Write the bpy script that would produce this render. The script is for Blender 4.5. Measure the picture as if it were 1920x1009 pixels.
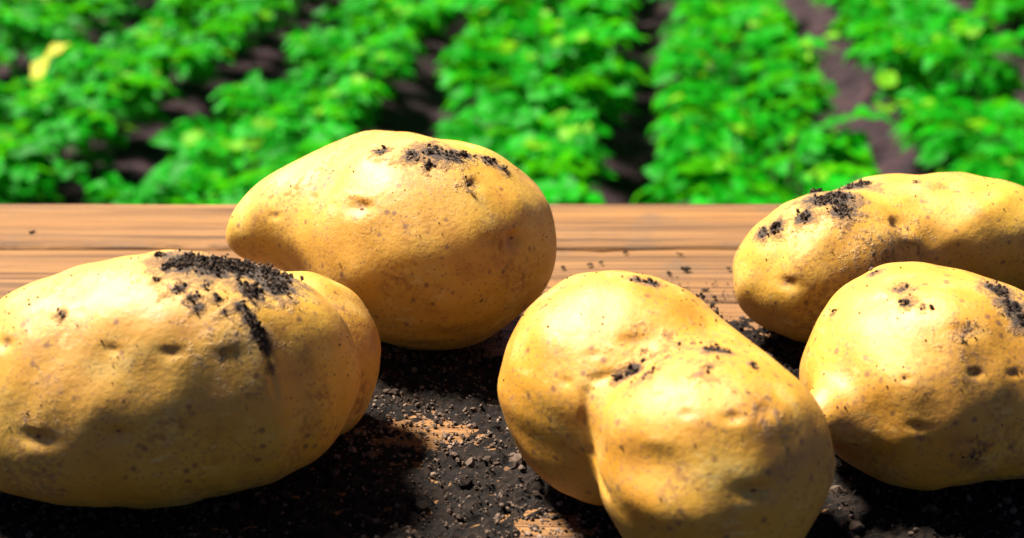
import bpy, math, random
import numpy as np
from mathutils import Vector, Matrix, Euler
R = math.radians
for o in list(bpy.data.objects):
    bpy.data.objects.remove(o)
scene = bpy.context.scene
col = scene.collection

# ------------------------------------------------------------------ camera, sky, sun, exposure
cam_data = bpy.data.cameras.new('camera')
cam = bpy.data.objects.new('camera', cam_data)
col.objects.link(cam)
cam.location = (0.0, 0.0, 0.18)                    # table top is z = 0
cam.rotation_euler = (R(90 - 20.25), 0, 0)
cam_data.sensor_width = 36.0
cam_data.lens = 50.0
cam_data.clip_start = 0.01
cam_data.clip_end = 2000.0
cam_data.dof.use_dof = True
cam_data.dof.focus_distance = 0.39
cam_data.dof.aperture_fstop = 15.0
scene.camera = cam

SUN_DIR = Vector((-0.50, 0.22, 1.0)).normalized()   # towards the sun
world = bpy.data.worlds.new('World')
scene.world = world
world.use_nodes = True
wn = world.node_tree.nodes
sky = wn.new('ShaderNodeTexSky')
sky.sky_type = 'NISHITA'
sky.sun_disc = False
sky.altitude = 5000.0
sky.air_density = 0.4
sky.dust_density = 0.0
sky.sun_elevation = math.asin(SUN_DIR.z)
sky.sun_rotation = math.atan2(SUN_DIR.x, SUN_DIR.y)
wn['Background'].inputs['Strength'].default_value = 0.05
world.node_tree.links.new(sky.outputs[0], wn['Background'].inputs['Color'])
sun_data = bpy.data.lights.new('sun', 'SUN')
sun_data.energy = 5.0
sun_data.angle = R(12.0)                         # sun behind thin haze: soft-edged shadows
sun_data.color = (1.0, 0.95, 0.86)
sun = bpy.data.objects.new('sun', sun_data)
sun.rotation_euler = SUN_DIR.to_track_quat('Z', 'Y').to_euler()
sun.location = (-3, 1, 5)
col.objects.link(sun)
scene.view_settings.view_transform = 'Standard'
scene.view_settings.look = 'None'
scene.view_settings.exposure = 1.62
scene.view_settings.gamma = 1.0

# ------------------------------------------------------------------ helpers
rng = np.random.default_rng(7)
random.seed(7)

def link(o, parent=None):
    col.objects.link(o)
    if parent is not None:
        o.parent = parent
    return o

def tag(o, label=None, cat=None, group=None, kind=None):
    for k, v in (('label', label), ('category', cat), ('group', group), ('kind', kind)):
        if v:
            o[k] = v
    return o

def empty(name, loc=(0, 0, 0), rz=0):
    o = bpy.data.objects.new(name, None)
    o.empty_display_size = 0.02
    o.location = loc
    o.rotation_euler = (0, 0, rz)
    return link(o)

def mesh_np(name, verts, faces, mat, smooth=True):
    """verts (n,3) array, faces (m,3|4) array"""
    verts = np.asarray(verts, dtype=np.float32)
    faces = np.asarray(faces, dtype=np.int32)
    k = faces.shape[1]
    me = bpy.data.meshes.new(name)
    me.vertices.add(len(verts))
    me.vertices.foreach_set('co', verts.ravel())
    me.loops.add(faces.size)
    me.loops.foreach_set('vertex_index', faces.ravel())
    me.polygons.add(len(faces))
    me.polygons.foreach_set('loop_start', np.arange(0, faces.size, k, dtype=np.int32))
    me.polygons.foreach_set('use_smooth', np.full(len(faces), smooth, dtype=bool))
    me.update(calc_edges=True)
    me.validate()
    if mat:
        me.materials.append(mat)
    return me

def float_attr(me, name, vals):
    a = me.attributes.new(name, 'FLOAT', 'POINT')
    a.data.foreach_set('value', np.asarray(vals, dtype=np.float32))

def obj(name, me, parent=None):
    return link(bpy.data.objects.new(name, me), parent)

# ------------------------------------------------------------------ node helpers
class NT:
    def __init__(self, name):
        self.m = bpy.data.materials.new(name)
        self.m.use_nodes = True
        self.t = self.m.node_tree
        self.b = self.t.nodes['Principled BSDF']
        self.out = self.t.nodes['Material Output']
    def n(self, typ, **kw):
        nd = self.t.nodes.new(typ)
        for k, v in kw.items():
            setattr(nd, k, v)
        return nd
    def l(self, a, b):
        self.t.links.new(a, b)
    def put(self, sock, v):
        if hasattr(v, 'is_linked') or isinstance(v, bpy.types.NodeSocket):
            self.l(v, sock)
        else:
            sock.default_value = v
    def coord(self, kind='Object', scale=None, rot=None):
        c = self.n('ShaderNodeTexCoord').outputs[kind]
        if scale is None:
            return c
        mp = self.n('ShaderNodeMapping')
        mp.inputs['Scale'].default_value = scale
        if rot:
            mp.inputs['Rotation'].default_value = rot
        self.l(c, mp.inputs['Vector'])
        return mp.outputs[0]
    def noise(self, vec, scale, detail=3.0, rough=0.55, distortion=0.0):
        nd = self.n('ShaderNodeTexNoise')
        nd.inputs['Scale'].default_value = scale
        nd.inputs['Detail'].default_value = detail
        nd.inputs['Roughness'].default_value = rough
        nd.inputs['Distortion'].default_value = distortion
        self.l(vec, nd.inputs['Vector'])
        return nd.outputs[0]
    def voronoi(self, vec, scale, feature='F1', out='Distance'):
        nd = self.n('ShaderNodeTexVoronoi')
        nd.feature = feature
        nd.inputs['Scale'].default_value = scale
        self.l(vec, nd.inputs['Vector'])
        return nd.outputs[out]
    def math(self, op, a, b=0.0, clamp=False):
        nd = self.n('ShaderNodeMath', operation=op, use_clamp=clamp)
        self.put(nd.inputs[0], a)
        self.put(nd.inputs[1], b)
        return nd.outputs[0]
    def remap(self, v, a, b, c=0.0, d=1.0):
        nd = self.n('ShaderNodeMapRange')
        nd.interpolation_type = 'SMOOTHSTEP'
        self.put(nd.inputs[0], v)
        for i, x in enumerate((a, b, c, d)):
            nd.inputs[1 + i].default_value = x
        return nd.outputs[0]
    def mix(self, fac, a, b):
        nd = self.n('ShaderNodeMix', data_type='RGBA')
        self.put(nd.inputs[0], fac)
        for s, v in ((nd.inputs[6], a), (nd.inputs[7], b)):
            if isinstance(v, tuple):
                s.default_value = (*v, 1.0)
            else:
                self.l(v, s)
        return nd.outputs[2]
    def attr(self, name, out='Fac'):
        nd = self.n('ShaderNodeAttribute')
        nd.attribute_name = name
        return nd.outputs[out]
    def bump(self, height, strength, dist, normal=None):
        nd = self.n('ShaderNodeBump')
        nd.inputs['Strength'].default_value = strength
        nd.inputs['Distance'].default_value = dist
        self.l(height, nd.inputs['Height'])
        if normal is not None:
            self.l(normal, nd.inputs['Normal'])
        return nd.outputs[0]
    def set(self, **kw):
        for k, v in kw.items():
            k = k.replace('_', ' ')
            s = self.b.inputs[k]
            if isinstance(v, tuple):
                s.default_value = (*v, 1.0)
            else:
                self.put(s, v)
        return self.m

# ------------------------------------------------------------------ materials
def mat_wood():
    t = NT('weathered_wood')
    rnd = t.n('ShaderNodeObjectInfo').outputs['Random']
    c = t.n('ShaderNodeTexCoord').outputs['Object']
    off = t.n('ShaderNodeCombineXYZ')
    t.l(t.math('MULTIPLY', rnd, 40.0), off.inputs[0]); t.l(t.math('MULTIPLY', rnd, 17.0), off.inputs[1])
    add = t.n('ShaderNodeVectorMath', operation='ADD')
    t.l(c, add.inputs[0]); t.l(off.outputs[0], add.inputs[1])
    def stretched(sx, sy):
        mp = t.n('ShaderNodeMapping'); mp.inputs['Scale'].default_value = (sx, sy, sy)
        t.l(add.outputs[0], mp.inputs[0]); return mp.outputs[0]
    fine = t.noise(stretched(6, 650), 1.0, 4, 0.6, 0.4)
    mid = t.noise(stretched(4.0, 210), 1.0, 4, 0.6, 1.6)
    broad = t.noise(stretched(3, 26), 1.0, 3, 0.5, 0.5)
    a = t.mix(t.remap(broad, 0.3, 0.7), (0.255, 0.115, 0.032), (0.185, 0.094, 0.038))
    a = t.mix(t.math('MULTIPLY', t.remap(mid, 0.48, 0.66), 0.7), a, (0.070, 0.031, 0.012))
    a = t.mix(t.math('MULTIPLY', t.remap(mid, 0.48, 0.30), 0.8), a, (0.32, 0.158, 0.055))
    a = t.mix(t.math('MULTIPLY', t.remap(fine, 0.50, 0.64), 0.85), a, (0.055, 0.026, 0.012))
    a = t.mix(t.math('MULTIPLY', t.remap(t.noise(c, 30, 4, 0.6), 0.55, 0.75), 0.45), a, (0.10, 0.068, 0.045))
    h = t.math('ADD', fine, t.math('MULTIPLY', mid, 1.2))
    return t.set(Base_Color=a, Roughness=0.75, Specular_IOR_Level=0.25, Normal=t.bump(h, 0.7, 0.0014))

def mat_soil(name, dark, light, scale=260.0):
    t = NT(name)
    c = t.coord()
    n1 = t.noise(c, scale, 5, 0.65)
    n2 = t.noise(c, scale * 0.16, 3, 0.6)
    a = t.mix(t.remap(n1, 0.35, 0.72), dark, light)
    a = t.mix(t.math('MULTIPLY', t.remap(n2, 0.45, 0.65), 0.5), a, dark)
    h = t.math('ADD', n1, t.voronoi(c, scale * 0.8))
    return t.set(Base_Color=a, Roughness=0.95, Specular_IOR_Level=0.2, Normal=t.bump(h, 0.9, 0.6 / scale))

def mat_crumb(name, dark, light):
    t = NT(name)
    v = t.attr('shade')
    n1 = t.noise(t.coord(), 900, 3, 0.6)
    a = t.mix(v, dark, light)
    a = t.mix(t.math('MULTIPLY', n1, 0.5), a, dark)
    return t.set(Base_Color=a, Roughness=0.95, Specular_IOR_Level=0.2, Normal=t.bump(n1, 0.6, 0.0004))

def mat_skin():
    t = NT('potato_skin')
    c = t.coord()
    rnd = t.n('ShaderNodeObjectInfo').outputs['Random']
    n_low = t.noise(c, 22, 3, 0.5)
    n_mid = t.noise(c, 85, 4, 0.6)
    n_hi = t.noise(c, 520, 4, 0.65)
    a = t.mix(t.remap(n_low, 0.32, 0.68), (0.49, 0.195, 0.002), (0.59, 0.312, 0.016))
    a = t.mix(t.math('MULTIPLY', rnd, 0.4), a, (0.62, 0.385, 0.045))
    a = t.mix(t.math('MULTIPLY', t.remap(n_mid, 0.52, 0.78), 0.5), a, (0.64, 0.46, 0.13))
    a = t.mix(t.math('MULTIPLY', t.remap(n_mid, 0.47, 0.28), 0.55), a, (0.36, 0.135, 0.006))
    # pale flaking scuffs, streaked
    fl = t.math('MULTIPLY', t.remap(t.noise(t.coord('Object', (1, 1, 3.2)), 130, 5, 0.7, 0.6), 0.56, 0.66), t.remap(t.noise(c, 34, 2), 0.45, 0.62))
    a = t.mix(t.math('MULTIPLY', fl, 0.5), a, (0.66, 0.50, 0.18))
    # corky russet stains and fine netting
    st = t.math('MULTIPLY', t.remap(t.noise(c, 48, 5, 0.7), 0.50, 0.68), t.remap(n_hi, 0.38, 0.60))
    a = t.mix(t.math('MULTIPLY', st, 0.72), a, (0.24, 0.10, 0.028))
    net = t.math('MULTIPLY', t.remap(t.voronoi(t.coord('Object'), 330, 'DISTANCE_TO_EDGE'), 0.10, 0.02), t.remap(t.noise(c, 70, 3), 0.48, 0.66))
    a = t.mix(t.math('MULTIPLY', net, 0.35), a, (0.26, 0.12, 0.035))
    # lenticels: brown specks of two sizes
    sp = t.math('MULTIPLY', t.remap(t.voronoi(c, 210), 0.24, 0.08), t.remap(t.noise(c, 60, 2), 0.34, 0.50))
    a = t.mix(t.math('MULTIPLY', sp, 0.8), a, (0.17, 0.065, 0.018))
    sp2 = t.math('MULTIPLY', t.remap(t.voronoi(c, 620), 0.30, 0.14), t.remap(t.noise(c, 95, 2), 0.34, 0.52))
    a = t.mix(t.math('MULTIPLY', sp2, 0.75), a, (0.24, 0.11, 0.035))
    # brown cork in the eyes
    ey = t.math('MULTIPLY', t.attr('eye'), t.remap(n_hi, 0.35, 0.58, 0.15, 1.05), clamp=True)
    a = t.mix(ey, a, (0.11, 0.040, 0.013))
    # soil rubbed into the skin: a thin brown film, then dark smears
    dr = t.attr('dirt')
    streak = t.noise(t.coord('Object', (1, 1, 0.35)), 420, 5, 0.75)
    film = t.math('ADD', t.attr('film'), t.math('MULTIPLY', t.math('SUBTRACT', t.noise(c, 240, 5, 0.75), 0.5), 2.4))
    film = t.math('MULTIPLY', t.remap(film, 0.28, 0.85), t.remap(t.attr('film'), 0.02, 0.2))
    a = t.mix(t.math('MULTIPLY', film, 0.8), a, (0.12, 0.060, 0.028))
    dn = t.math('ADD', dr, t.math('MULTIPLY', t.math('SUBTRACT', streak, 0.5), 2.4))
    dirt = t.math('MULTIPLY', t.remap(dn, 0.42, 0.72), t.remap(dr, 0.02, 0.2))
    a = t.mix(t.math('MULTIPLY', dirt, 0.92), a, (0.034, 0.020, 0.012))
    rough = t.math('ADD', t.math('MULTIPLY', n_mid, 0.22), 0.50)
    rough = t.math('ADD', rough, t.math('MULTIPLY', t.math('MAXIMUM', dirt, t.math('MAXIMUM', film, st)), 0.35), clamp=True)
    h = t.math('ADD', t.math('MULTIPLY', n_hi, 0.55), t.math('MULTIPLY', n_mid, 0.6))
    nb = t.bump(h, 0.42, 0.0009)
    nb = t.bump(t.math('ADD', t.math('ADD', sp, sp2), net), -0.4, 0.0004, nb)
    nb = t.bump(t.math('MULTIPLY', t.math('MAXIMUM', dirt, film), t.noise(c, 900, 3)), 0.8, 0.0009, nb)
    return t.set(Base_Color=a, Roughness=rough, Specular_IOR_Level=0.85, Normal=nb)

def mat_plain(name, colr, rough=0.8):
    t = NT(name)
    n1 = t.noise(t.coord(), 700, 3, 0.6)
    a = t.mix(n1, tuple(x * 0.6 for x in colr), tuple(min(1, x * 1.4) for x in colr))
    return t.set(Base_Color=a, Roughness=rough, Normal=t.bump(n1, 0.5, 0.0006))

def mat_leaf(name, lo, hi, yel):
    t = NT(name)
    tint = t.attr('tint')
    rnd = t.n('ShaderNodeObjectInfo').outputs['Random']
    f = t.math('ADD', t.math('MULTIPLY', tint, 0.8), t.math('MULTIPLY', rnd, 0.2))
    a = t.mix(f, lo, hi)
    a = t.mix(t.remap(tint, 0.94, 1.0), a, yel)
    a = t.mix(t.math('MULTIPLY', t.noise(t.coord(), 60, 3), 0.35), a, lo)
    tr = t.n('ShaderNodeBsdfTranslucent')
    t.l(t.mix(0.22, a, yel), tr.inputs['Color'])
    ms = t.n('ShaderNodeMixShader')
    ms.inputs[0].default_value = 0.47
    t.set(Base_Color=a, Roughness=0.55, Specular_IOR_Level=0.15)
    t.l(t.b.outputs[0], ms.inputs[1]); t.l(tr.outputs[0], ms.inputs[2])
    t.l(ms.outputs[0], t.out.inputs['Surface'])
    return t.m

M_WOOD = mat_wood()
M_SOIL = mat_soil('table_soil', (0.005, 0.0035, 0.0025), (0.024, 0.014, 0.009), 420)
M_CRUMB = mat_crumb('soil_crumbs', (0.010, 0.006, 0.004), (0.30, 0.20, 0.14))
M_CLING = mat_crumb('clinging_soil', (0.014, 0.009, 0.006), (0.19, 0.115, 0.068))
M_FIELD = mat_soil('field_soil', (0.014, 0.008, 0.010), (0.060, 0.030, 0.034), 14)
M_SKIN = mat_skin()
M_EYE = mat_plain('potato_eye_bud', (0.16, 0.06, 0.018))
M_LEAF = mat_leaf('potato_leaf', (0.001, 0.18, 0.001), (0.008, 0.50, 0.001), (0.22, 0.56, 0.012))
M_YELLOW = mat_leaf('yellowed_leaf', (0.45, 0.42, 0.03), (0.62, 0.56, 0.05), (0.70, 0.62, 0.08))
M_STEM = mat_plain('green_stem', (0.05, 0.13, 0.02), 0.6)

# ------------------------------------------------------------------ field ground: one sheet, ridged along the rows
ROW_ANG = math.atan2(0.105, 1.065)          # rows run away from the table, a little to the right
RD = np.array([math.sin(ROW_ANG), math.cos(ROW_ANG)])
RN = np.array([math.cos(ROW_ANG), -math.sin(ROW_ANG)])
GROUND_Z = -0.95
FUR = [-2.42, -1.78, -1.16, -0.57, 0.0, 0.56, 1.20, 1.84, 2.46]   # furrow offsets across the rows
F0 = np.array([0.36, 3.976])                 # a point on the furrow with offset 0

def row_uv(x, y):
    dx, dy = x - F0[0], y - F0[1]
    return dx * RN[0] + dy * RN[1], dx * RD[0] + dy * RD[1]

def ground_h(x, y):
    u, v = row_uv(x, y)
    d = np.full(np.shape(u), 9.0)
    for f in FUR:
        d = np.minimum(d, np.abs(u - f))
    amp = np.clip((y - 1.2) / 0.6, 0, 1) * np.clip((12 - y) / 3, 0, 1) * np.clip((4.2 - np.abs(u)) / 0.8, 0, 1)
    ridge = 0.10 * (1 - np.exp(-(d / 0.16) ** 2)) * np.clip((d < 8.0), 0, 1)
    rough = (0.012 * np.sin(13 * x + 3 * np.sin(7 * y)) * np.sin(11 * y + 2 * np.sin(9 * x))
             + 0.007 * np.sin(37 * x + 4 * np.sin(23 * y)) * np.sin(41 * y + 3 * np.sin(29 * x)))
    return GROUND_Z + amp * (ridge - 0.03) + rough * np.clip((14 - np.abs(y - 4)) / 4, 0, 1)

def build_ground():
    far = np.geomspace(0.4, 800, 26)
    fx = np.arange(-5, 5.001, 0.045)
    fy = np.arange(-2, 10.001, 0.045)
    xs = np.concatenate([(-5 - far)[::-1], fx, 5 + far])
    ys = np.concatenate([(-2 - far)[::-1], fy, 10 + far])
    X, Y = np.meshgrid(xs, ys, indexing='ij')
    Z = ground_h(X, Y)
    v = np.stack([X, Y, Z], -1).reshape(-1, 3)
    n, m = X.shape
    i = (np.arange(n - 1)[:, None] * m + np.arange(m - 1)[None]).ravel()
    f = np.stack([i, i + m, i + m + 1, i + 1], -1)
    o = obj('ground', mesh_np('ground', v, f, M_FIELD))
    tag(o, 'dark tilled field soil ridged into long furrows', kind='structure')
build_ground()

# ------------------------------------------------------------------ wooden table
def box_mesh(name, sx, sy, sz, bev, mat, seg=2):
    import bmesh
    bm = bmesh.new()
    bmesh.ops.create_cube(bm, size=1.0)
    for v in bm.verts:
        v.co = (v.co.x * sx, v.co.y * sy, v.co.z * sz)
    bmesh.ops.bevel(bm, geom=list(bm.edges), offset=bev, segments=seg, affect='EDGES', profile=0.5)
    for f in bm.faces:
        f.smooth = True
    me = bpy.data.meshes.new(name)
    bm.to_mesh(me); bm.free()
    me.materials.append(mat)
    return me

def plank_mesh(L, w, th, seed):
    # sawn board: rounded section, edges slightly wavy and chipped
    r = np.random.default_rng(seed + 40)
    hw, ht, b = w / 2, th / 2, 0.0022
    prof = [(-hw, -ht + b), (-hw, ht - b), (-hw + .3 * b, ht - .3 * b), (-hw + b, ht), (-.5 * hw, ht), (0, ht), (.5 * hw, ht),
            (hw - b, ht), (hw - .3 * b, ht - .3 * b), (hw, ht - b), (hw, -ht + b), (hw - b, -ht), (-hw + b, -ht)]
    prof = np.array(prof); m = len(prof); n = 240
    xs = np.linspace(-L / 2, L / 2, n + 1)
    V = np.zeros((n + 1, m, 3))
    V[:, :, 0] = xs[:, None]; V[:, :, 1] = prof[None, :, 0]; V[:, :, 2] = prof[None, :, 1]
    for side in (-1, 1):
        ph = r.uniform(0, 6.28, 3)
        wob = .00035 * np.sin(14 * xs + ph[0]) + .00022 * np.sin(53 * xs + ph[1])
        chip = np.zeros(n + 1)
        for _ in range(26):
            chip += r.uniform(.0003, .0011) * np.exp(-((xs - r.uniform(-L / 2, L / 2)) / r.uniform(.004, .014)) ** 2)
        sel = np.abs(prof[:, 0] - side * hw) < 1.01 * b
        V[:, sel, 1] += (wob - side * np.abs(wob) - side * chip)[:, None]
        top = sel & (prof[:, 1] > ht - .5 * b)
        V[:, top, 2] -= (chip * .7)[:, None]
    V[:, 4:7, 2] += (.0002 * np.sin(9 * xs + r.uniform(0, 6)))[:, None]
    i = np.arange(n)[:, None] * m; k = np.arange(m)[None]
    f = np.stack([i + k, i + (k + 1) % m, i + m + (k + 1) % m, i + m + k], -1).reshape(-1, 4)[:, ::-1]
    v = V.reshape(-1, 3)
    caps = []
    for base_i, rev in ((0, False), (n * m, True)):
        c = len(v); v = np.vstack([v, [[v[base_i, 0], 0, 0]]])
        for q in range(m):
            tri = (base_i + q, base_i + (q + 1) % m, c, c)
            caps.append(tri)
    me = mesh_np('plank', v, f, M_WOOD)
    import bmesh
    bm = bmesh.new(); bm.from_mesh(me)
    bm.verts.ensure_lookup_table()
    for q in caps:
        try:
            bm.faces.new([bm.verts[q[0]], bm.verts[q[1]], bm.verts[q[2]]])
        except ValueError:
            pass
    bmesh.ops.recalc_face_normals(bm, faces=list(bm.faces))
    bm.to_mesh(me); bm.free()
    return me

def build_table():
    back = 0.5685
    t = empty('wooden_table', (0.0, 0.25, GROUND_Z))
    tag(t, 'weathered brown wooden table of horizontal planks under the potatoes', 'table')
    def place(name, me, x, y, z, rz=0.0):
        o = obj(name, me, t)
        o.location = (x, y - 0.25, z - GROUND_Z)
        o.rotation_euler = (0, 0, rz)
        return o
    w, gap = 0.0555, 0.0012
    y = back
    meshes = [plank_mesh(1.70 + 0.004 * k, w, 0.028, k) for k in range(4)]
    k = 0
    while y > -0.06:
        # each plank sits a hair higher or lower than its neighbours
        place('plank', meshes[k % 4], 0.006 * math.sin(k * 2.1), y - w / 2, -0.014 + (0, -.0005, .0003, -.0003, .0001)[k % 5] * (k > 0))
        y -= w + gap
        k += 1
    front = y + gap
    rail = box_mesh('rail', 1.46, 0.022, 0.07, 0.002, M_WOOD)
    for yy in (back - 0.07, front + 0.07):
        place('rail', rail, 0, yy, -0.0652)
    cross = box_mesh('crossbar', back - front - 0.166, 0.022, 0.068, 0.002, M_WOOD)
    for xx in (-0.70, 0.0, 0.70):
        place('crossbar', cross, xx, (back + front) / 2, -0.0655, R(90))
    leg = box_mesh('leg', 0.055, 0.055, -0.0305 - GROUND_Z + 0.03, 0.003, M_WOOD)
    for sx in (-0.765, 0.765):
        for yy in (back - 0.07, front + 0.07):
            place('leg', leg, sx, yy, (-0.0305 + GROUND_Z - 0.03) / 2)
build_table()

# ------------------------------------------------------------------ crumbs
ICO_V = None
def ico():
    global ICO_V, ICO_F
    if ICO_V is None:
        g = (1 + 5 ** .5) / 2
        v = np.array([(-1, g, 0), (1, g, 0), (-1, -g, 0), (1, -g, 0), (0, -1, g), (0, 1, g), (0, -1, -g), (0, 1, -g),
                      (g, 0, -1), (g, 0, 1), (-g, 0, -1), (-g, 0, 1)], dtype=float)
        ICO_V = v / np.linalg.norm(v[0])
        ICO_F = np.array([(0, 11, 5), (0, 5, 1), (0, 1, 7), (0, 7, 10), (0, 10, 11), (1, 5, 9), (5, 11, 4), (11, 10, 2),
                          (10, 7, 6), (7, 1, 8), (3, 9, 4), (3, 4, 2), (3, 2, 6), (3, 6, 8), (3, 8, 9), (4, 9, 5),
                          (2, 4, 11), (6, 2, 10), (8, 6, 7), (9, 8, 1)])
    return ICO_V, ICO_F

OCT_V = np.array([(1, 0, 0), (-1, 0, 0), (0, 1, 0), (0, -1, 0), (0, 0, 1), (0, 0, -1)], dtype=float)
OCT_F = np.array([(0, 2, 4), (2, 1, 4), (1, 3, 4), (3, 0, 4), (2, 0, 5), (1, 2, 5), (3, 1, 5), (0, 3, 5)])
def crumbs(name, pts, size, shade, mat, flat=1.0, fine=False):
    """many small angular lumps as one mesh; pts (n,3), size (n,)"""
    v, f = (OCT_V, OCT_F) if fine else ico()
    n = len(pts); nv = len(v)
    q = rng.normal(size=(n, 4)); q /= np.linalg.norm(q, axis=1)[:, None]
    w, x, y, z = q.T
    rot = np.stack([np.stack([1 - 2 * (y * y + z * z), 2 * (x * y - z * w), 2 * (x * z + y * w)], -1),
                    np.stack([2 * (x * y + z * w), 1 - 2 * (x * x + z * z), 2 * (y * z - x * w)], -1),
                    np.stack([2 * (x * z - y * w), 2 * (y * z + x * w), 1 - 2 * (x * x + y * y)], -1)], 1)
    jit = rng.uniform(0.62, 1.28, size=(n, nv, 1))
    aniso = rng.uniform(0.55, 1.25, size=(n, 1, 3))
    V = v[None] * jit * aniso * size[:, None, None]
    V = np.einsum('nij,nkj->nki', rot, V)
    V[:, :, 2] *= flat
    V += pts[:, None, :]
    Fc = f[None] + nv * np.arange(n)[:, None, None]
    me = mesh_np(name, V.reshape(-1, 3), Fc.reshape(-1, 3), mat, smooth=False)
    float_attr(me, 'shade', np.repeat(shade, nv))
    return me

def vnoise(x, y, s, seed=0):
    r = np.random.default_rng(seed)
    out = np.zeros(np.shape(x)); a = 1.0; tot = 0
    for o in range(4):
        for _ in range(3):
            th = r.uniform(0, 6.28); ph = r.uniform(0, 6.28, 2)
            kx, ky = math.cos(th) * s, math.sin(th) * s
            out += a * np.sin(kx * x + ky * y + ph[0] + 1.3 * np.sin(1.7 * (ky * x - kx * y) + ph[1])) / 3
        tot += a; a *= 0.55; s *= 2.1
    return out / tot

# ------------------------------------------------------------------ soil on the table
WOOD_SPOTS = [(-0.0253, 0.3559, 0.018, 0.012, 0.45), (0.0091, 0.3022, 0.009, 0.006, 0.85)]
def soil_cover(x, y):
    """how much soil lies on the table at x, y (metres)"""
    yb = 0.40 + 0.06 / (1 + np.exp(-(x - 0.055) / 0.012)) + 0.028 * np.exp(-((x + 0.03) / 0.034) ** 2)
    c = 1 / (1 + np.exp(-(yb + 0.012 * vnoise(x, y, 90, 3) - y) / 0.006))
    for (wx, wy, rx, ry, s) in WOOD_SPOTS:
        c = c * (1 - s * np.exp(-(((x - wx) / rx) ** 2 + ((y - wy) / ry) ** 2) * (1 + 0.9 * vnoise(x, y, 210, 31))))
    c *= 1 / (1 + np.exp(-(y + 0.005 + 0.03 * vnoise(x, y, 40, 4)) / 0.012))
    c *= 1 / (1 + np.exp((np.abs(x + 0.01) - 0.31 + 0.03 * vnoise(y, x, 40, 5)) / 0.015))
    return c

def build_table_soil():
    xs = np.arange(-0.40, 0.4001, 0.0016)
    ys = np.concatenate([np.arange(-0.056, 0.2, 0.003), np.arange(0.2, 0.5001, 0.0014)])
    X, Y = np.meshgrid(xs, ys, indexing='ij')
    c = soil_cover(X, Y)
    Z = -0.0050 + 0.0062 * c + 0.0022 * vnoise(X, Y, 260, 11) + 0.0026 * vnoise(X, Y, 800, 12)
    keep = c > 0.04
    n, m = X.shape
    i = (np.arange(n - 1)[:, None] * m + np.arange(m - 1)[None])
    k = keep[:-1, :-1] | keep[1:, :-1] | keep[:-1, 1:] | keep[1:, 1:]
    i = i[k]
    f = np.stack([i, i + m, i + m + 1, i + 1], -1)
    used = np.unique(f); remap = np.zeros(n * m, dtype=int); remap[used] = np.arange(len(used))
    v = np.stack([X, Y, Z], -1).reshape(-1, 3)[used]
    me = mesh_np('soil', v, remap[f], M_SOIL)
    o = obj('soil_layer', me)
    tag(o, 'dark crumbly soil spread on the table around the potatoes', 'soil', kind='stuff')
    # crumbs: from dust to small clods
    def strew(N, smin, smax, pw, fine, name, b):
        px = rng.uniform(-0.28, 0.28, N); py = rng.uniform(0.15, 0.48, N)
        cc = soil_cover(px, py)
        lump = 0.45 + 0.55 * (vnoise(px, py, 170, 21) > -0.05)
        ok = rng.uniform(size=N) < np.clip(cc * 0.95 * lump + 0.85 * (py < 0.385) * (cc < 0.85) + 0.025 * (vnoise(px, py, 60, 8) > 0.1) + 0.10 * np.exp(-((px - 0.06) / 0.035) ** 2 - ((py - 0.455) / 0.025) ** 2), 0, 1)
        px, py, cc = px[ok], py[ok], cc[ok]
        s = smin + (smax - smin) * rng.power(pw, len(px))
        z = np.maximum(0.0, -0.0050 + 0.0062 * cc + 0.0022 * vnoise(px, py, 260, 11) + 0.0026 * vnoise(px, py, 800, 12)) + s * 0.4
        sunlit = np.zeros(len(px))                              # sunlit patch of soil, its light painted in as paler crumbs
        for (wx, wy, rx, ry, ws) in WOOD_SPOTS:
            sunlit = np.maximum(sunlit, np.exp(-((px - wx) / (1.9 * rx)) ** 2 - ((py - wy) / (2.0 * ry)) ** 2))
        shade = np.clip(rng.beta(0.9, b, len(px)) + sunlit * rng.uniform(-0.1, 1.0, len(px)), 0, 1)
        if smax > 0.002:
            s = s * (1 - 0.6 * sunlit)
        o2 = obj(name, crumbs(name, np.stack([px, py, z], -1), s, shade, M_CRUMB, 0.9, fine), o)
        o2['kind'] = 'stuff'
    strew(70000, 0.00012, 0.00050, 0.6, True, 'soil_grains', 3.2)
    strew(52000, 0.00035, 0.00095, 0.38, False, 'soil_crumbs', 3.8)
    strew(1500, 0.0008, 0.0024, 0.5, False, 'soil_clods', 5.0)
build_table_soil()

# single crumbs that lie alone on the bare wood
for (x, y, s, lab) in [(-0.1882, 0.5281, 0.0011, 'lone dark soil crumb on the wood at the far left'),
 (0.0428, 0.505, 0.0009, 'small soil crumb on the wood just right of the back potato'),
 (0.0631, 0.5033, 0.0009, 'small soil crumb on the wood left of the long right potato'),
 (0.0289, 0.4922, 0.001, 'soil crumb on the wood directly above the two-lobed potato, leftmost of a pair'),
 (0.0331, 0.4939, 0.001, 'soil crumb on the wood directly above the two-lobed potato, rightmost of a pair'),
 (0.0568, 0.4832, 0.0011, 'soil crumb lying left of the largest crumb on the wood'),
 (0.0634, 0.4859, 0.0016, 'largest soil crumb on the wood between the two-lobed and long potatoes'),
 (0.0791, 0.4876, 0.001, 'soil crumb touching the left end of the long right potato'),
 (0.0191, 0.4888, 0.0011, 'soil crumb between the back potato and the two-lobed potato')]:
    n = 5
    off = rng.normal(size=(n, 3)) * np.array([0.5, 0.5, 0.12]) * s
    off[0] = 0
    me = crumbs('soil_crumb', off + np.array([0, 0, s * 0.42]), np.full(n, s * 0.62), rng.uniform(0, 0.25, n), M_CLING, 0.8)
    o = obj('soil_crumb', me)
    o.location = (x, y, 0.0)
    tag(o, lab, 'soil crumb', 'lone crumbs on the bare wood')

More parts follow.
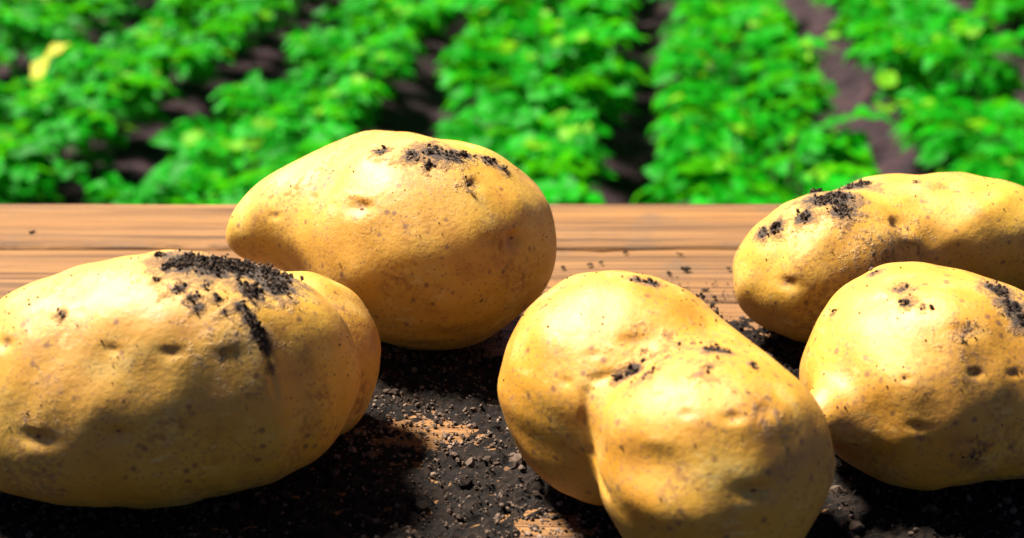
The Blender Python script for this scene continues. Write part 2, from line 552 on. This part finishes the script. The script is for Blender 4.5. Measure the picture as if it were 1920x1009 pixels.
# ------------------------------------------------------------------ potatoes
def smin(a, b, k):
    h = np.clip(0.5 + 0.5 * (b - a) / k, 0, 1)
    return b + (a - b) * h - k * h * (1 - h)

def potato_sdf(P, p):
    d = None
    for (c, A) in P['lobes']:
        A = np.array(A)
        rad = np.linalg.norm(A, axis=1)
        q = (p - np.array(c)) @ (A / rad[:, None]).T
        k0 = np.linalg.norm(q / rad, axis=1)
        k1 = np.linalg.norm(q / rad ** 2, axis=1) + 1e-9
        e = k0 * (k0 - 1) / k1
        d = e if d is None else smin(d, e, P['k'])
    r = np.random.default_rng(P['seed'])
    for (fr, am) in ((95, 0.00055), (170, 0.00040), (330, 0.00022), (640, 0.00010)):
        for _ in range(3):
            w = r.normal(size=3); w *= fr / np.linalg.norm(w)
            d = d + am * np.sin(p @ w + r.uniform(0, 6.28))
    for (q, rr, dep, dk) in P['dents']:
        v = (p - np.array(q)) * np.array([0.7, 1.0, 1.35])          # eyes are wider than tall, with a brow above
        d2 = (v ** 2).sum(1)
        b2 = ((v - np.array([0, 0, 0.95 * rr])) ** 2 * np.array([0.6, 1, 1.6])).sum(1)
        d = d + dep * np.exp(-d2 / rr ** 2) - 0.2 * dep * np.exp(-d2 / (2.1 * rr) ** 2) - 0.30 * dep * np.exp(-b2 / (0.6 * rr) ** 2)
    for (a, b, w, dep) in P['grooves']:
        a = np.array(a); ab = np.array(b) - a
        t = np.clip(((p - a) @ ab) / (ab @ ab), 0, 1)
        d2 = ((p - a - t[:, None] * ab) ** 2).sum(1)
        d = d + dep * np.exp(-d2 / w ** 2)
    return d

def sdf_grad(fn, V, e=0.0003):
    g = np.stack([fn(V + np.eye(3)[i] * e) - fn(V - np.eye(3)[i] * e) for i in range(3)], -1)
    return g / np.maximum(np.linalg.norm(g, axis=1), 1e-9)[:, None]

def potato_bounds(P):
    lo = np.full(3, 9.0); hi = -lo
    for (c, A) in P['lobes']:
        ext = np.sqrt((np.array(A) ** 2).sum(0)) + 0.004
        lo = np.minimum(lo, np.array(c) - ext); hi = np.maximum(hi, np.array(c) + ext)
    return lo, hi

POTATOES = [{'label': 'large oval potato at the left edge, dark soil heaped on its top',
  'k': 0.0035,
  'seed': 1,
  'lobes': [([-0.08905, 0.32032, 0.0318], [[0.05265, 0.00256, 0.00694], [-0.00437, 0.01076, 0.02917], [0.0, 0.02872, -0.01059]]),
            ([-0.06163, 0.34856, 0.02564], [[0.02616, -0.00226, -0.00612], [0.00594, 0.00824, 0.02234], [0.0, 0.02275, -0.00839]])],
  'dents': [([-0.1086, 0.29196, 0.03125], 0.00285, 0.0018, 0.95),
            ([-0.08916, 0.29057, 0.03305], 0.00253, 0.001, 0.7),
            ([-0.1178, 0.30356, 0.04948], 0.0021, 0.0014, 0.9),
            ([-0.07736, 0.29589, 0.05081], 0.00199, 0.0006, 0.6),
            ([-0.05744, 0.35972, 0.04875], 0.00145, 0.0004, 0.2),
            ([-0.09094, 0.29706, 0.05096], 0.00151, 0.0006, 0.4),
            ([-0.06453, 0.29784, 0.04929], 0.00274, 0.0004, 0.3),
            ([-0.09947, 0.30382, 0.05738], 0.00116, 0.0004, 0.4),
            ([-0.04672, 0.303, 0.02844], 0.00154, 0.0005, 0.3)],
  'grooves': [([-0.06279, 0.30481, 0.05764], [-0.05662, 0.30129, 0.04845], 0.00088, 0.0012),
              ([-0.05662, 0.30129, 0.04845], [-0.05477, 0.29788, 0.03921], 0.00075, 0.0006)],
  'patches': [([-0.07742, 0.31817, 0.06458], 0.00495, 1, 320),
              ([-0.07119, 0.31838, 0.06356], 0.0052, 1.1, 420),
              ([-0.06629, 0.32224, 0.06174], 0.00551, 1.1, 420),
              ([-0.05963, 0.32408, 0.05968], 0.00526, 1.1, 380),
              ([-0.05682, 0.31808, 0.0585], 0.00362, 1, 200),
              ([-0.06137, 0.31157, 0.05965], 0.00306, 0.9, 140),
              ([-0.08034, 0.31693, 0.06436], 0.00286, 0.9, 120),
              ([-0.07712, 0.3072, 0.062], 0.00177, 0.8, 40),
              ([-0.07357, 0.30439, 0.06045], 0.00151, 0.8, 30),
              ([-0.06092, 0.30407, 0.05595], 0.00163, 0.9, 50),
              ([-0.05844, 0.30269, 0.05253], 0.00163, 0.9, 50),
              ([-0.05662, 0.30154, 0.04901], 0.00125, 0.7, 25),
              ([-0.08291, 0.30963, 0.06306], 0.00077, 0.9, 12),
              ([-0.0719, 0.30292, 0.05906], 0.001, 1, 10),
              ([-0.07124, 0.30866, 0.0621], 0.00127, 0.9, 14),
              ([-0.06829, 0.30546, 0.06003], 0.00101, 0.9, 10),
              ([-0.06618, 0.30321, 0.05763], 0.00075, 0.8, 6),
              ([-0.06287, 0.3054, 0.05807], 0.00113, 1, 20),
              ([-0.05965, 0.30321, 0.05431], 0.001, 1, 20),
              ([-0.05723, 0.30193, 0.05018], 0.001, 1, 14),
              ([-0.05538, 0.29999, 0.04499], 0.00088, 0.8, 4),
              ([-0.0548, 0.32968, 0.05619], 0.00241, 0.7, 20),
              ([-0.08447, 0.32128, 0.06482], 0.00158, 0.8, 30),
              ([-0.10387, 0.30397, 0.05692], 0.00103, 0.8, 6),
              ([-0.06336, 0.2983, 0.04976], 0.00622, 0.33, 0),
              ([-0.10998, 0.29258, 0.03162], 0.00779, 0.25, 0)]},
 {'label': 'pale golden potato at the back, tapered end pointing left',
  'k': 0.016,
  'seed': 2,
  'lobes': [([-0.02653, 0.41735, 0.0339], [[0.0399, -0.00145, -0.00393], [0.00348, 0.01147, 0.03109], [0.0, 0.035, -0.01291]]),
            ([-0.06946, 0.42768, 0.04028], [[0.02187, 0.00337, 0.00914], [-0.00562, 0.00437, 0.01185], [0.0, 0.0174, -0.00642]]),
            ([-0.04443, 0.44346, 0.03952], [[0.02693, 0.0025, 0.00677], [-0.00523, 0.00676, 0.01832], [0.0, 0.02452, -0.00905]])],
  'dents': [([-0.04383, 0.39093, 0.05487], 0.0031, 0.0022, 0.85),
            ([-0.01089, 0.39767, 0.05973], 0.00218, 0.0012, 0.9),
            ([0.00031, 0.39378, 0.04463], 0.00281, 0.0018, 0.8),
            ([-0.00615, 0.38743, 0.046], 0.00215, 0.0008, 0.5),
            ([-0.0393, 0.40519, 0.06729], 0.0019, 0.0005, 0.3),
            ([-0.07158, 0.408, 0.04654], 0.00163, 0.0005, 0.35),
            ([-0.05869, 0.40425, 0.0536], 0.00144, 0.0004, 0.3),
            ([-0.05215, 0.3959, 0.05377], 0.00141, 0.0004, 0.3)],
  'grooves': [],
  'patches': [([-0.03898, 0.40521, 0.06729], 0.0019, 0.8, 20),
              ([-0.02892, 0.40261, 0.06688], 0.00314, 0.85, 60),
              ([-0.02353, 0.40439, 0.06752], 0.00347, 0.9, 90),
              ([-0.01807, 0.40474, 0.06628], 0.00347, 0.9, 90),
              ([-0.02487, 0.39961, 0.06563], 0.0025, 0.7, 30),
              ([-0.01428, 0.40882, 0.06546], 0.00223, 0.8, 50),
              ([-0.00721, 0.41202, 0.06291], 0.00193, 0.9, 40),
              ([-0.00289, 0.41166, 0.06002], 0.00145, 0.8, 24),
              ([-0.0124, 0.39648, 0.06009], 0.00218, 0.5, 10),
              ([-0.04953, 0.39281, 0.05232], 0.00624, 0.2, 0)]},
 {'label': 'pale two-lobed potato nearest the camera with a crease between its lobes',
  'k': 0.0058,
  'seed': 3,
  'lobes': [([0.02675, 0.31943, 0.03077], [[0.02958, -0.00181, -0.00489], [0.00517, 0.01015, 0.02751], [0.0, 0.02781, -0.01026]]),
            ([0.0456, 0.28645, 0.02707], [[0.02427, -0.00392, -0.01062], [0.01096, 0.00814, 0.02205], [0.0, 0.02433, -0.00898]]),
            ([0.04644, 0.30574, 0.02849], [[0.01905, -0.00515, -0.01396], [0.01292, 0.00573, 0.01552], [0.0, 0.02268, -0.00837]])],
  'dents': [([0.02768, 0.29939, 0.05194], 0.00221, 0.001, 0.45),
            ([0.0185, 0.29767, 0.04937], 0.0011, 0.0006, 0.8),
            ([0.0465, 0.26953, 0.0473], 0.00137, 0.0012, 1.0),
            ([0.05094, 0.26409, 0.03323], 0.00276, 0.0014, 0.7),
            ([0.01221, 0.29654, 0.04321], 0.00147, 0.0006, 0.35),
            ([0.0289, 0.26919, 0.03654], 0.00689, 0.002, 0.0),
            ([0.05293, 0.2714, 0.04801], 0.00207, 0.0006, 0.4),
            ([0.0372, 0.27145, 0.04736], 0.00137, 0.0005, 0.3)],
  'grooves': [([0.01719, 0.29314, 0.04212], [0.01659, 0.29127, 0.03633], 0.00122, 0.0009),
              ([0.01659, 0.29127, 0.03633], [0.01827, 0.29014, 0.02811], 0.00122, 0.0011),
              ([0.01827, 0.29014, 0.02811], [0.02096, 0.27905, 0.02397], 0.00123, 0.0012),
              ([0.01877, 0.29423, 0.04467], [0.02939, 0.29241, 0.04841], 0.00097, 0.0012)],
  'patches': [([0.02999, 0.31833, 0.05977], 0.00154, 0.8, 30),
              ([0.03382, 0.31806, 0.05892], 0.00154, 0.8, 30),
              ([0.02707, 0.29308, 0.04745], 0.00157, 1, 70),
              ([0.02407, 0.2928, 0.04626], 0.00121, 0.9, 40),
              ([0.04455, 0.29102, 0.05358], 0.00192, 0.95, 70),
              ([0.04745, 0.29039, 0.05321], 0.00144, 0.9, 40),
              ([0.05253, 0.28476, 0.05249], 0.00095, 0.8, 16),
              ([0.04128, 0.29782, 0.05195], 0.00086, 0.7, 8),
              ([0.02945, 0.28655, 0.04911], 0.00356, 0.45, 20),
              ([0.03254, 0.29458, 0.05007], 0.00485, 0.35, 10),
              ([0.00765, 0.31568, 0.05396], 0.00204, 0.35, 4),
              ([0.05069, 0.27187, 0.04902], 0.00459, 0.3, 0),
              ([0.03621, 0.29568, 0.05156], 0.00547, 0.42, 14),
              ([0.0434, 0.28212, 0.05304], 0.00469, 0.38, 10),
              ([0.05512, 0.26993, 0.04499], 0.00345, 0.36, 6),
              ([0.04623, 0.3233, 0.05303], 0.00131, 0.8, 30),
              ([0.04924, 0.32083, 0.05121], 0.00131, 0.8, 30)]},
 {'label': 'long potato at the right back with scattered black soil on its top',
  'k': 0.016,
  'seed': 4,
  'lobes': [([0.09752, 0.41732, 0.02684], [[0.02751, 0.00385, 0.01043], [-0.00874, 0.00749, 0.0203], [0.0, 0.02659, -0.00981]]),
            ([0.14593, 0.43317, 0.03145], [[0.03257, -0.00059, -0.0016], [0.00102, 0.00676, 0.01834], [0.0, 0.02416, -0.00891]]),
            ([0.12534, 0.44207, 0.02766], [[0.02278, 0.00028, 0.00075], [-0.00059, 0.00582, 0.01578], [0.0, 0.02138, -0.00789]])],
  'dents': [([0.11739, 0.40691, 0.04402], 0.00334, 0.0026, 0.85),
            ([0.08131, 0.39359, 0.03051], 0.00289, 0.0012, 0.7),
            ([0.14645, 0.4199, 0.05043], 0.00278, 0.001, 0.5),
            ([0.13495, 0.423, 0.05086], 0.00139, 0.0005, 0.6)],
  'grooves': [],
  'patches': [([0.07621, 0.40946, 0.04061], 0.00198, 1, 40),
              ([0.07976, 0.40755, 0.0433], 0.0023, 1, 60),
              ([0.08739, 0.40428, 0.04725], 0.00244, 1, 80),
              ([0.09341, 0.41014, 0.05092], 0.00396, 1, 160),
              ([0.09818, 0.41015, 0.05176], 0.0043, 1.1, 200),
              ([0.09839, 0.40302, 0.04984], 0.00326, 1, 120),
              ([0.10793, 0.43092, 0.0488], 0.00382, 1, 140),
              ([0.0946, 0.42351, 0.04932], 0.00306, 1, 100),
              ([0.11177, 0.43303, 0.04904], 0.0021, 0.9, 60),
              ([0.12632, 0.42626, 0.05143], 0.00087, 0.9, 8),
              ([0.10841, 0.39442, 0.03859], 0.00649, 0.45, 20),
              ([0.119, 0.40647, 0.04281], 0.00501, 0.4, 0)]},
 {'label': 'knobbly golden potato at the right edge in front of the long potato',
  'k': 0.01,
  'seed': 5,
  'lobes': [([0.10388, 0.33024, 0.029], [[0.03069, 0.0, 0.0], [0.0, 0.00996, 0.02701], [0.0, 0.02866, -0.01057]]),
            ([0.12717, 0.3272, 0.02461], [[0.02415, -0.00304, -0.00825], [0.0074, 0.00704, 0.01908], [0.0, 0.02411, -0.0089]]),
            ([0.07585, 0.31053, 0.02783], [[0.00469, 0.00094, 0.00254], [-0.00284, 0.0017, 0.00461], [0.0, 0.00484, -0.00179]])],
  'dents': [([0.09496, 0.32609, 0.05474], 0.0019, 0.0014, 0.8),
            ([0.09468, 0.31948, 0.05356], 0.0012, 0.0007, 0.7),
            ([0.10656, 0.30856, 0.05047], 0.00263, 0.0009, 0.6),
            ([0.10854, 0.30369, 0.04197], 0.00132, 0.0009, 0.9),
            ([0.09235, 0.30418, 0.04037], 0.00104, 0.0006, 0.8),
            ([0.11794, 0.30541, 0.04119], 0.00133, 0.0007, 0.8),
            ([0.09528, 0.30083, 0.02953], 0.00184, 0.0006, 0.6),
            ([0.10816, 0.29988, 0.0261], 0.00133, 0.0005, 0.7),
            ([0.1066, 0.32856, 0.05661], 0.0011, 0.0005, 0.4)],
  'grooves': [],
  'patches': [([0.09261, 0.34038, 0.05334], 0.00141, 0.8, 20),
              ([0.09557, 0.32594, 0.0548], 0.00217, 0.75, 24),
              ([0.09517, 0.31883, 0.0534], 0.0016, 0.7, 20),
              ([0.09876, 0.31557, 0.0536], 0.00133, 0.6, 12),
              ([0.11884, 0.32489, 0.0545], 0.00304, 1, 120),
              ([0.1204, 0.31902, 0.05263], 0.00273, 1, 100),
              ([0.12273, 0.31627, 0.05028], 0.00245, 1, 90),
              ([0.10656, 0.30841, 0.05012], 0.00342, 0.4, 10),
              ([0.10857, 0.30074, 0.02256], 0.00401, 0.5, 16),
              ([0.08048, 0.3316, 0.04544], 0.00193, 0.4, 5)]}]

def surface_nets(fn, lo, hi, h):
    lo = np.array(lo) - 3 * h; hi = np.array(hi) + 3 * h
    ax = [np.arange(lo[i], hi[i] + h, h) for i in range(3)]
    G = np.stack(np.meshgrid(*ax, indexing='ij'), -1)
    sh = G.shape[:3]
    D = fn(G.reshape(-1, 3)).reshape(sh)
    ins = D < 0
    cell = np.zeros(tuple(s - 1 for s in sh), dtype=int)
    corners = [(a, b, c) for a in (0, 1) for b in (0, 1) for c in (0, 1)]
    def sub(A, c):
        return A[c[0]:A.shape[0] - 1 + c[0], c[1]:A.shape[1] - 1 + c[1], c[2]:A.shape[2] - 1 + c[2]]
    for c in corners:
        cell += sub(ins, c)
    act = (cell > 0) & (cell < 8)
    idx = np.full(act.shape, -1); idx[act] = np.arange(act.sum())
    acc = np.zeros((act.sum(), 3)); cnt = np.zeros(act.sum())
    for i, a in enumerate(corners):
        for b in corners[i + 1:]:
            if sum(abs(p - q) for p, q in zip(a, b)) != 1:
                continue
            da, db = sub(D, a)[act], sub(D, b)[act]
            cr = (da < 0) != (db < 0)
            tt = np.where(cr, da / np.where(cr, da - db, 1), 0)
            pt = np.array(a)[None] + tt[:, None] * (np.array(b) - np.array(a))[None]
            acc[cr] += pt[cr]; cnt[cr] += 1
    ijk = np.argwhere(act)
    V = lo + (ijk + acc / cnt[:, None]) * h
    faces = []
    for d in range(3):
        a, b = [(1, 2), (2, 0), (0, 1)][d]
        n = ins.shape[d]
        A = np.take(ins, range(n - 1), axis=d); B = np.take(ins, range(1, n), axis=d)
        e = np.argwhere(A != B)
        fl = A[tuple(e.T)]
        q = []
        for (oa, ob) in ((-1, -1), (0, -1), (0, 0), (-1, 0)):
            p = e.copy(); p[:, a] += oa; p[:, b] += ob
            q.append(idx[tuple(p.T)])
        q = np.stack(q, -1)
        q[~fl] = q[~fl][:, ::-1]
        faces.append(q)
    F = np.concatenate(faces)
    for _ in range(2):                                  # pull the vertices onto the surface
        g = sdf_grad(fn, V)
        V = V - np.clip(fn(V), -h, h)[:, None] * g
    return V, F

def build_potato(P):
    fn = lambda p: potato_sdf(P, p)
    lo, hi = potato_bounds(P)
    V, Fc = surface_nets(fn, lo, hi, 0.0009)
    N = sdf_grad(fn, V)
    base = np.array([V[:, 0].mean(), V[:, 1].mean(), V[:, 2].min()])
    root = empty('potato', tuple(base))
    tag(root, P['label'], 'potato', 'potatoes on the table')
    me = mesh_np('potato_body', V - base, Fc, M_SKIN)
    eye = np.zeros(len(V)); dirt = np.zeros(len(V)); film = np.zeros(len(V))
    for (q, r, dep, dk) in P['dents']:
        d2 = ((V - np.array(q)) ** 2).sum(1)
        dv = (V - np.array(q)) * np.array([0.7, 1.0, 1.35])
        eye = np.maximum(eye, dk * np.exp(-(dv ** 2).sum(1) / (0.50 * r) ** 2))
    for (q, r, s, cnt) in P['patches']:
        d2 = ((V - np.array(q)) ** 2).sum(1)
        dirt = np.maximum(dirt, s * np.exp(-d2 / (1.45 * r) ** 2))
        film = np.maximum(film, s * np.exp(-d2 / (2.3 * r) ** 2))
    float_attr(me, 'eye', eye); float_attr(me, 'dirt', dirt); float_attr(me, 'film', film)
    body = obj('body', me, root)
    # sunken buds in the eyes
    v, f = ico()
    for (q, r, dep, dk) in P['dents']:
        if dk < 0.6:
            continue
        i = ((V - np.array(q)) ** 2).sum(1).argmin()
        s = 0.20 * r
        bv = v * rng.uniform(0.8, 1.2, (12, 1)) * np.array([1.5, 1.0, 0.55]) * s
        quat = Vector(N[i]).to_track_quat('Z', 'Y')
        e = obj('eye', mesh_np('eye', bv, f, M_EYE), root)
        e.location = tuple(V[i] - base - N[i] * s * 0.15)
        e.rotation_euler = quat.to_euler()
    # soil stuck to the skin
    pts, sz = [], []
    for (q, r, s, cnt) in P['patches']:
        cnt = int(cnt * 0.7)
        if cnt == 0:
            continue
        d2 = ((V - np.array(q)) ** 2).sum(1)
        w = np.exp(-d2 / (0.62 * r) ** 2) * (d2 < (1.7 * r) ** 2)
        if w.sum() == 0:
            continue
        ii = rng.choice(len(V), size=cnt, p=w / w.sum())
        ss = 0.00014 + 0.00058 * rng.power(0.42, cnt)
        pts.append(V[ii] + N[ii] * (ss * rng.uniform(0.1, 0.9, cnt))[:, None] + rng.normal(size=(cnt, 3)) * 0.0004 - base)
        sz.append(ss)
    # loose grains all over the upper side
    up = np.where(N[:, 2] > 0.1)[0]
    ii = rng.choice(up, size=240)
    ss = 0.00008 + 0.00026 * rng.power(0.5, 240)
    pts.append(V[ii] + N[ii] * (ss * 0.4)[:, None] - base); sz.append(ss)
    # soil banked up where the potato rests
    low = np.where((V[:, 2] < base[2] + 0.006) & (V[:, 2] > base[2] + 0.0005))[0]
    nb = 900
    ii = rng.choice(low, size=nb)
    ss = 0.0002 + 0.0007 * rng.power(0.5, nb)
    out = N[ii] * np.array([1, 1, 0]) * rng.uniform(0, 0.0025, (nb, 1))
    q = V[ii] + out; q[:, 2] = np.minimum(q[:, 2], base[2] + 0.0045 - 0.9 * np.linalg.norm(out, axis=1)) * rng.uniform(0.2, 1.0, nb)
    pts.append(q - base); sz.append(ss)
    pts = np.concatenate(pts); sz = np.concatenate(sz)
    me = crumbs('clinging_soil', pts, sz, rng.beta(0.8, 3.0, len(pts)), M_CLING)
    so = obj('clinging_soil', me, root)
    so['kind'] = 'stuff'
for P in POTATOES:
    build_potato(P)

# ------------------------------------------------------------------ potato plants
def leaflet(L, W, r, droop=0.25, fold=0.30):
    """ovate leaflet along +x, folded on its midrib; returns verts, quads"""
    n = 5
    us = np.linspace(0, 1, n + 1)
    wv = W * np.sin(np.pi * us ** 0.72) ** 0.9 * (1 - 0.15 * us)
    wv[0] = wv[-1] = 0.0012
    zc = -droop * L * us ** 2 + 0.06 * L * np.sin(us * 9 + r.uniform(0, 6))
    v = []
    for u, w, z in zip(us, wv, zc):
        wob = 0.10 * W * math.sin(u * 14 + r.uniform(0, 6))
        v += [(u * L, -w / 2, z + fold * w / 2 + wob), (u * L, 0, z), (u * L, w / 2, z + fold * w / 2 - wob)]
    f = []
    for i in range(n):
        a = 3 * i
        f += [(a, a + 3, a + 4, a + 1), (a + 1, a + 4, a + 5, a + 2)]
    return np.array(v), np.array(f)

def compound_leaf(L, r, pairs=3):
    """pinnate potato leaf along +x with a terminal leaflet"""
    V, F, T = [], [], []
    nv = 0
    tint = r.beta(2.0, 2.2)
    def curve(s):
        return np.array([L * s, 0, 0.20 * L * s - 0.42 * L * s * s])
    def add(v, f, t):
        nonlocal nv
        V.append(v); F.append(f + nv); T.append(np.full(len(v), t)); nv += len(v)
    ll = 0.50 * L
    v, f = leaflet(ll * 1.15, ll * 0.78, r)
    sl = math.atan2(0.20 - 0.84, 1)
    c, s = math.cos(sl), math.sin(sl)
    v = np.stack([v[:, 0] * c - v[:, 2] * s, v[:, 1], v[:, 0] * s + v[:, 2] * c], -1) + curve(1.0)
    add(v, f, np.clip(tint + r.normal() * 0.08, 0, 1))
    for k in range(pairs):
        st = 0.92 - 0.24 * k
        for side in (-1, 1):
            l2 = ll * (1.0 - 0.13 * k) * r.uniform(0.85, 1.1)
            v, f = leaflet(l2, l2 * 0.70, r)
            a = side * r.uniform(0.95, 1.25)
            ro = r.normal() * 0.25
            v = np.stack([v[:, 0], v[:, 1] * math.cos(ro) - v[:, 2] * math.sin(ro), v[:, 1] * math.sin(ro) + v[:, 2] * math.cos(ro)], -1)
            v = np.stack([v[:, 0] * math.cos(a) - v[:, 1] * math.sin(a), v[:, 0] * math.sin(a) + v[:, 1] * math.cos(a), v[:, 2]], -1)
            add(v + curve(st + r.uniform(-0.04, 0.04)), f, np.clip(tint + r.normal() * 0.12, 0, 1))
    # rachis
    ss = np.linspace(0, 1, 5)
    rv, rf = [], []
    for u in ss:
        p = curve(u); w = 0.0022
        rv += [p + (0, -w, 0), p + (0, w, 0)]
    for i in range(4):
        rf.append((2 * i, 2 * i + 2, 2 * i + 3, 2 * i + 1))
    add(np.array(rv), np.array(rf), 0.75)
    return np.concatenate(V), np.concatenate(F), np.concatenate(T)

LEAF_ROT = []
def leaf_matrix(r, az, el, roll):
    return np.array((Matrix.Rotation(az, 3, 'Z') @ Matrix.Rotation(-el, 3, 'Y') @ Matrix.Rotation(roll, 3, 'X')))

def tube(p0, p1, p2, r0, r1, n=6, seg=5):
    V, F = [], []
    for i in range(seg + 1):
        u = i / seg
        c = (1 - u) ** 2 * p0 + 2 * u * (1 - u) * p1 + u * u * p2
        rr = r0 + (r1 - r0) * u
        for k in range(n):
            a = 2 * math.pi * k / n
            V.append(c + np.array([math.cos(a) * rr, math.sin(a) * rr, 0]))
    for i in range(seg):
        for k in range(n):
            F.append((i * n + k, i * n + (k + 1) % n, (i + 1) * n + (k + 1) % n, (i + 1) * n + k))
    return np.array(V), np.array(F)

def make_variant(seed, height, radius, nleaf):
    r = np.random.default_rng(seed)
    V, F, T = [], [], []
    SV, SF = [], []
    nv = ns = 0
    nst = 7
    stems = []
    for k in range(nst):
        a = 2 * math.pi * (k + r.uniform(-.3, .3)) / nst
        sp = radius * r.uniform(0.25, 0.75)
        p0 = np.array([math.cos(a) * .02, math.sin(a) * .02, -0.04])
        p2 = np.array([math.cos(a) * sp, math.sin(a) * sp, height * r.uniform(.72, .98)])
        p1 = np.array([math.cos(a) * sp * .75, math.sin(a) * sp * .75, height * .45])
        stems.append((p0, p1, p2))
        v, f = tube(p0, p1, p2, .006, .003)
        SV.append(v); SF.append(f + ns); ns += len(v)
    leaves_top = []
    for j in range(nleaf):
        p0, p1, p2 = stems[j % nst]
        u = r.uniform(0.30, 1.0) ** 0.7
        c = (1 - u) ** 2 * p0 + 2 * u * (1 - u) * p1 + u * u * p2
        az = math.atan2(c[1], c[0]) + r.normal() * 0.9
        el = r.uniform(0.05, 0.75) * (0.4 + u * 0.6)
        Rm = leaf_matrix(r, az, el, r.normal() * 0.35)
        L = r.uniform(0.095, 0.145)
        if u > 0.86 and len(leaves_top) < 9:
            leaves_top.append((c, az, el, r.normal() * 0.3, L))
            continue
        v, f, t = compound_leaf(L, r)
        V.append(v @ Rm.T + c); F.append(f + nv); T.append(t); nv += len(v)
    me = mesh_np('foliage', np.concatenate(V), np.concatenate(F), M_LEAF)
    float_attr(me, 'tint', np.concatenate(T))
    ms = mesh_np('stem', np.concatenate(SV), np.concatenate(SF), M_STEM)
    return me, ms, leaves_top

_r = np.random.default_rng(99)
LEAF_MESHES = []
for i in range(6):
    v, f, t = compound_leaf(0.145, _r)
    me = mesh_np('leaf', v, f, M_LEAF); float_attr(me, 'tint', np.clip(t + 0.12, 0, 1))
    LEAF_MESHES.append(me)
VARIANTS = [make_variant(100 + i, 0.25 + 0.025 * (i % 3), 0.115 + 0.02 * (i % 2), 44) for i in range(6)]

ROW_NAMES = ['potato plant in the leafy row furthest left',
 'potato plant in the second leafy row from the left',
 'potato plant in the leafy row left of the back potato',
 'potato plant in the leafy row above the left shoulder of the back potato',
 'potato plant in the leafy row right above the back potato',
 'potato plant in the leafy row just left of the mauve furrow',
 'potato plant in the leafy row just right of the mauve furrow',
 'potato plant in the leafy row furthest right']
def build_plants():
    r = np.random.default_rng(5)
    roots = []
    for ri in range(len(FUR) - 1):
        u0 = (FUR[ri] + FUR[ri + 1]) / 2
        v = -2.15 + r.uniform(0, .2)
        while v < 5.2:
            u = u0 + r.normal() * 0.02
            x = F0[0] + RN[0] * u + RD[0] * v
            y = F0[1] + RN[1] * u + RD[1] * v
            v += 0.30 * r.uniform(0.85, 1.15)
            # only where the photograph's view (and a step beside it) can see the row
            if abs(x) > 0.40 * y + 0.55 or y < 1.75:
                continue
            me, ms, tops = VARIANTS[r.integers(6)]
            z = float(ground_h(np.array(x), np.array(y)))
            root = empty('potato_plant', (x, y, z), r.uniform(0, 6.28))
            s = r.uniform(0.86, 1.10) * (0.90 if ri < 3 else 1.12 if ri == 3 and y > 3.6 else 0.95 if ri == 4 else 0.90 if ri == 5 else 0.97)
            root.scale = (s, s, s * r.uniform(0.9, 1.1))
            tag(root, ROW_NAMES[ri] + (', near table' if y < 3.1 else ', midway back' if y < 4.7 else ', far back'), 'potato plant', 'potato plants in the field rows')
            fo = obj('foliage', me, root); fo['kind'] = 'stuff'
            obj('stem', ms, root)
            for (c, az, el, roll, L) in tops:
                lf = obj('leaf', LEAF_MESHES[r.integers(6)], root)
                lf.location = tuple(c)
                lf.rotation_euler = (Matrix.Rotation(az, 3, 'Z') @ Matrix.Rotation(-el, 3, 'Y') @ Matrix.Rotation(roll, 3, 'X')).to_euler()
                k = L / 0.145
                lf.scale = (k, k, k)
            roots.append(root)
    # a few leaves that stand out by their colour
    for (x, y, z, s, az, el, yellow) in [(-1.217, 3.556, -0.62, 1.5, 0.3, 0.9, 1),
 (0.92, 3.467, -0.62, 1.3, 1.0, 0.6, 0),
 (0.872, 3.221, -0.62, 1.2, 4, 0.6, 0),
 (0.934, 3.221, -0.62, 1.1, 2.5, 0.5, 0),
 (-0.69, 2.918, -0.62, 1.0, 1, 0.7, 0),
 (-0.763, 4.418, -0.62, 1, 2, 0.5, 0),
 (0.104, 2.983, -0.62, 1.0, 0.5, 0.5, 0),
 (0.916, 4.117, -0.62, 1.1, 5, 0.4, 0),
 (-0.759, 3.853, -0.62, 0.8, 3, 0.5, 0)]:
        root = min(roots, key=lambda o: (o.location.x - x) ** 2 + (o.location.y - y) ** 2)
        lv, lf_ = leaflet((0.085 if yellow else 0.058) * s, (0.072 if yellow else 0.045) * s, r, 0.15, 0.2)
        me = mesh_np('leaf', lv, lf_, M_YELLOW if yellow else M_LEAF)
        float_attr(me, 'tint', np.full(len(lv), 0.99))
        lf = obj('leaf', me, root)
        mw = Matrix.Translation((x, y, z)) @ Euler((0.2, -el, az)).to_matrix().to_4x4()
        rm = Matrix.LocRotScale(root.location, root.rotation_euler, root.scale)
        lf.matrix_local = rm.inverted() @ mw
        if yellow:
            lf['label'] = 'bright yellow leaf among the green foliage'
build_plants()
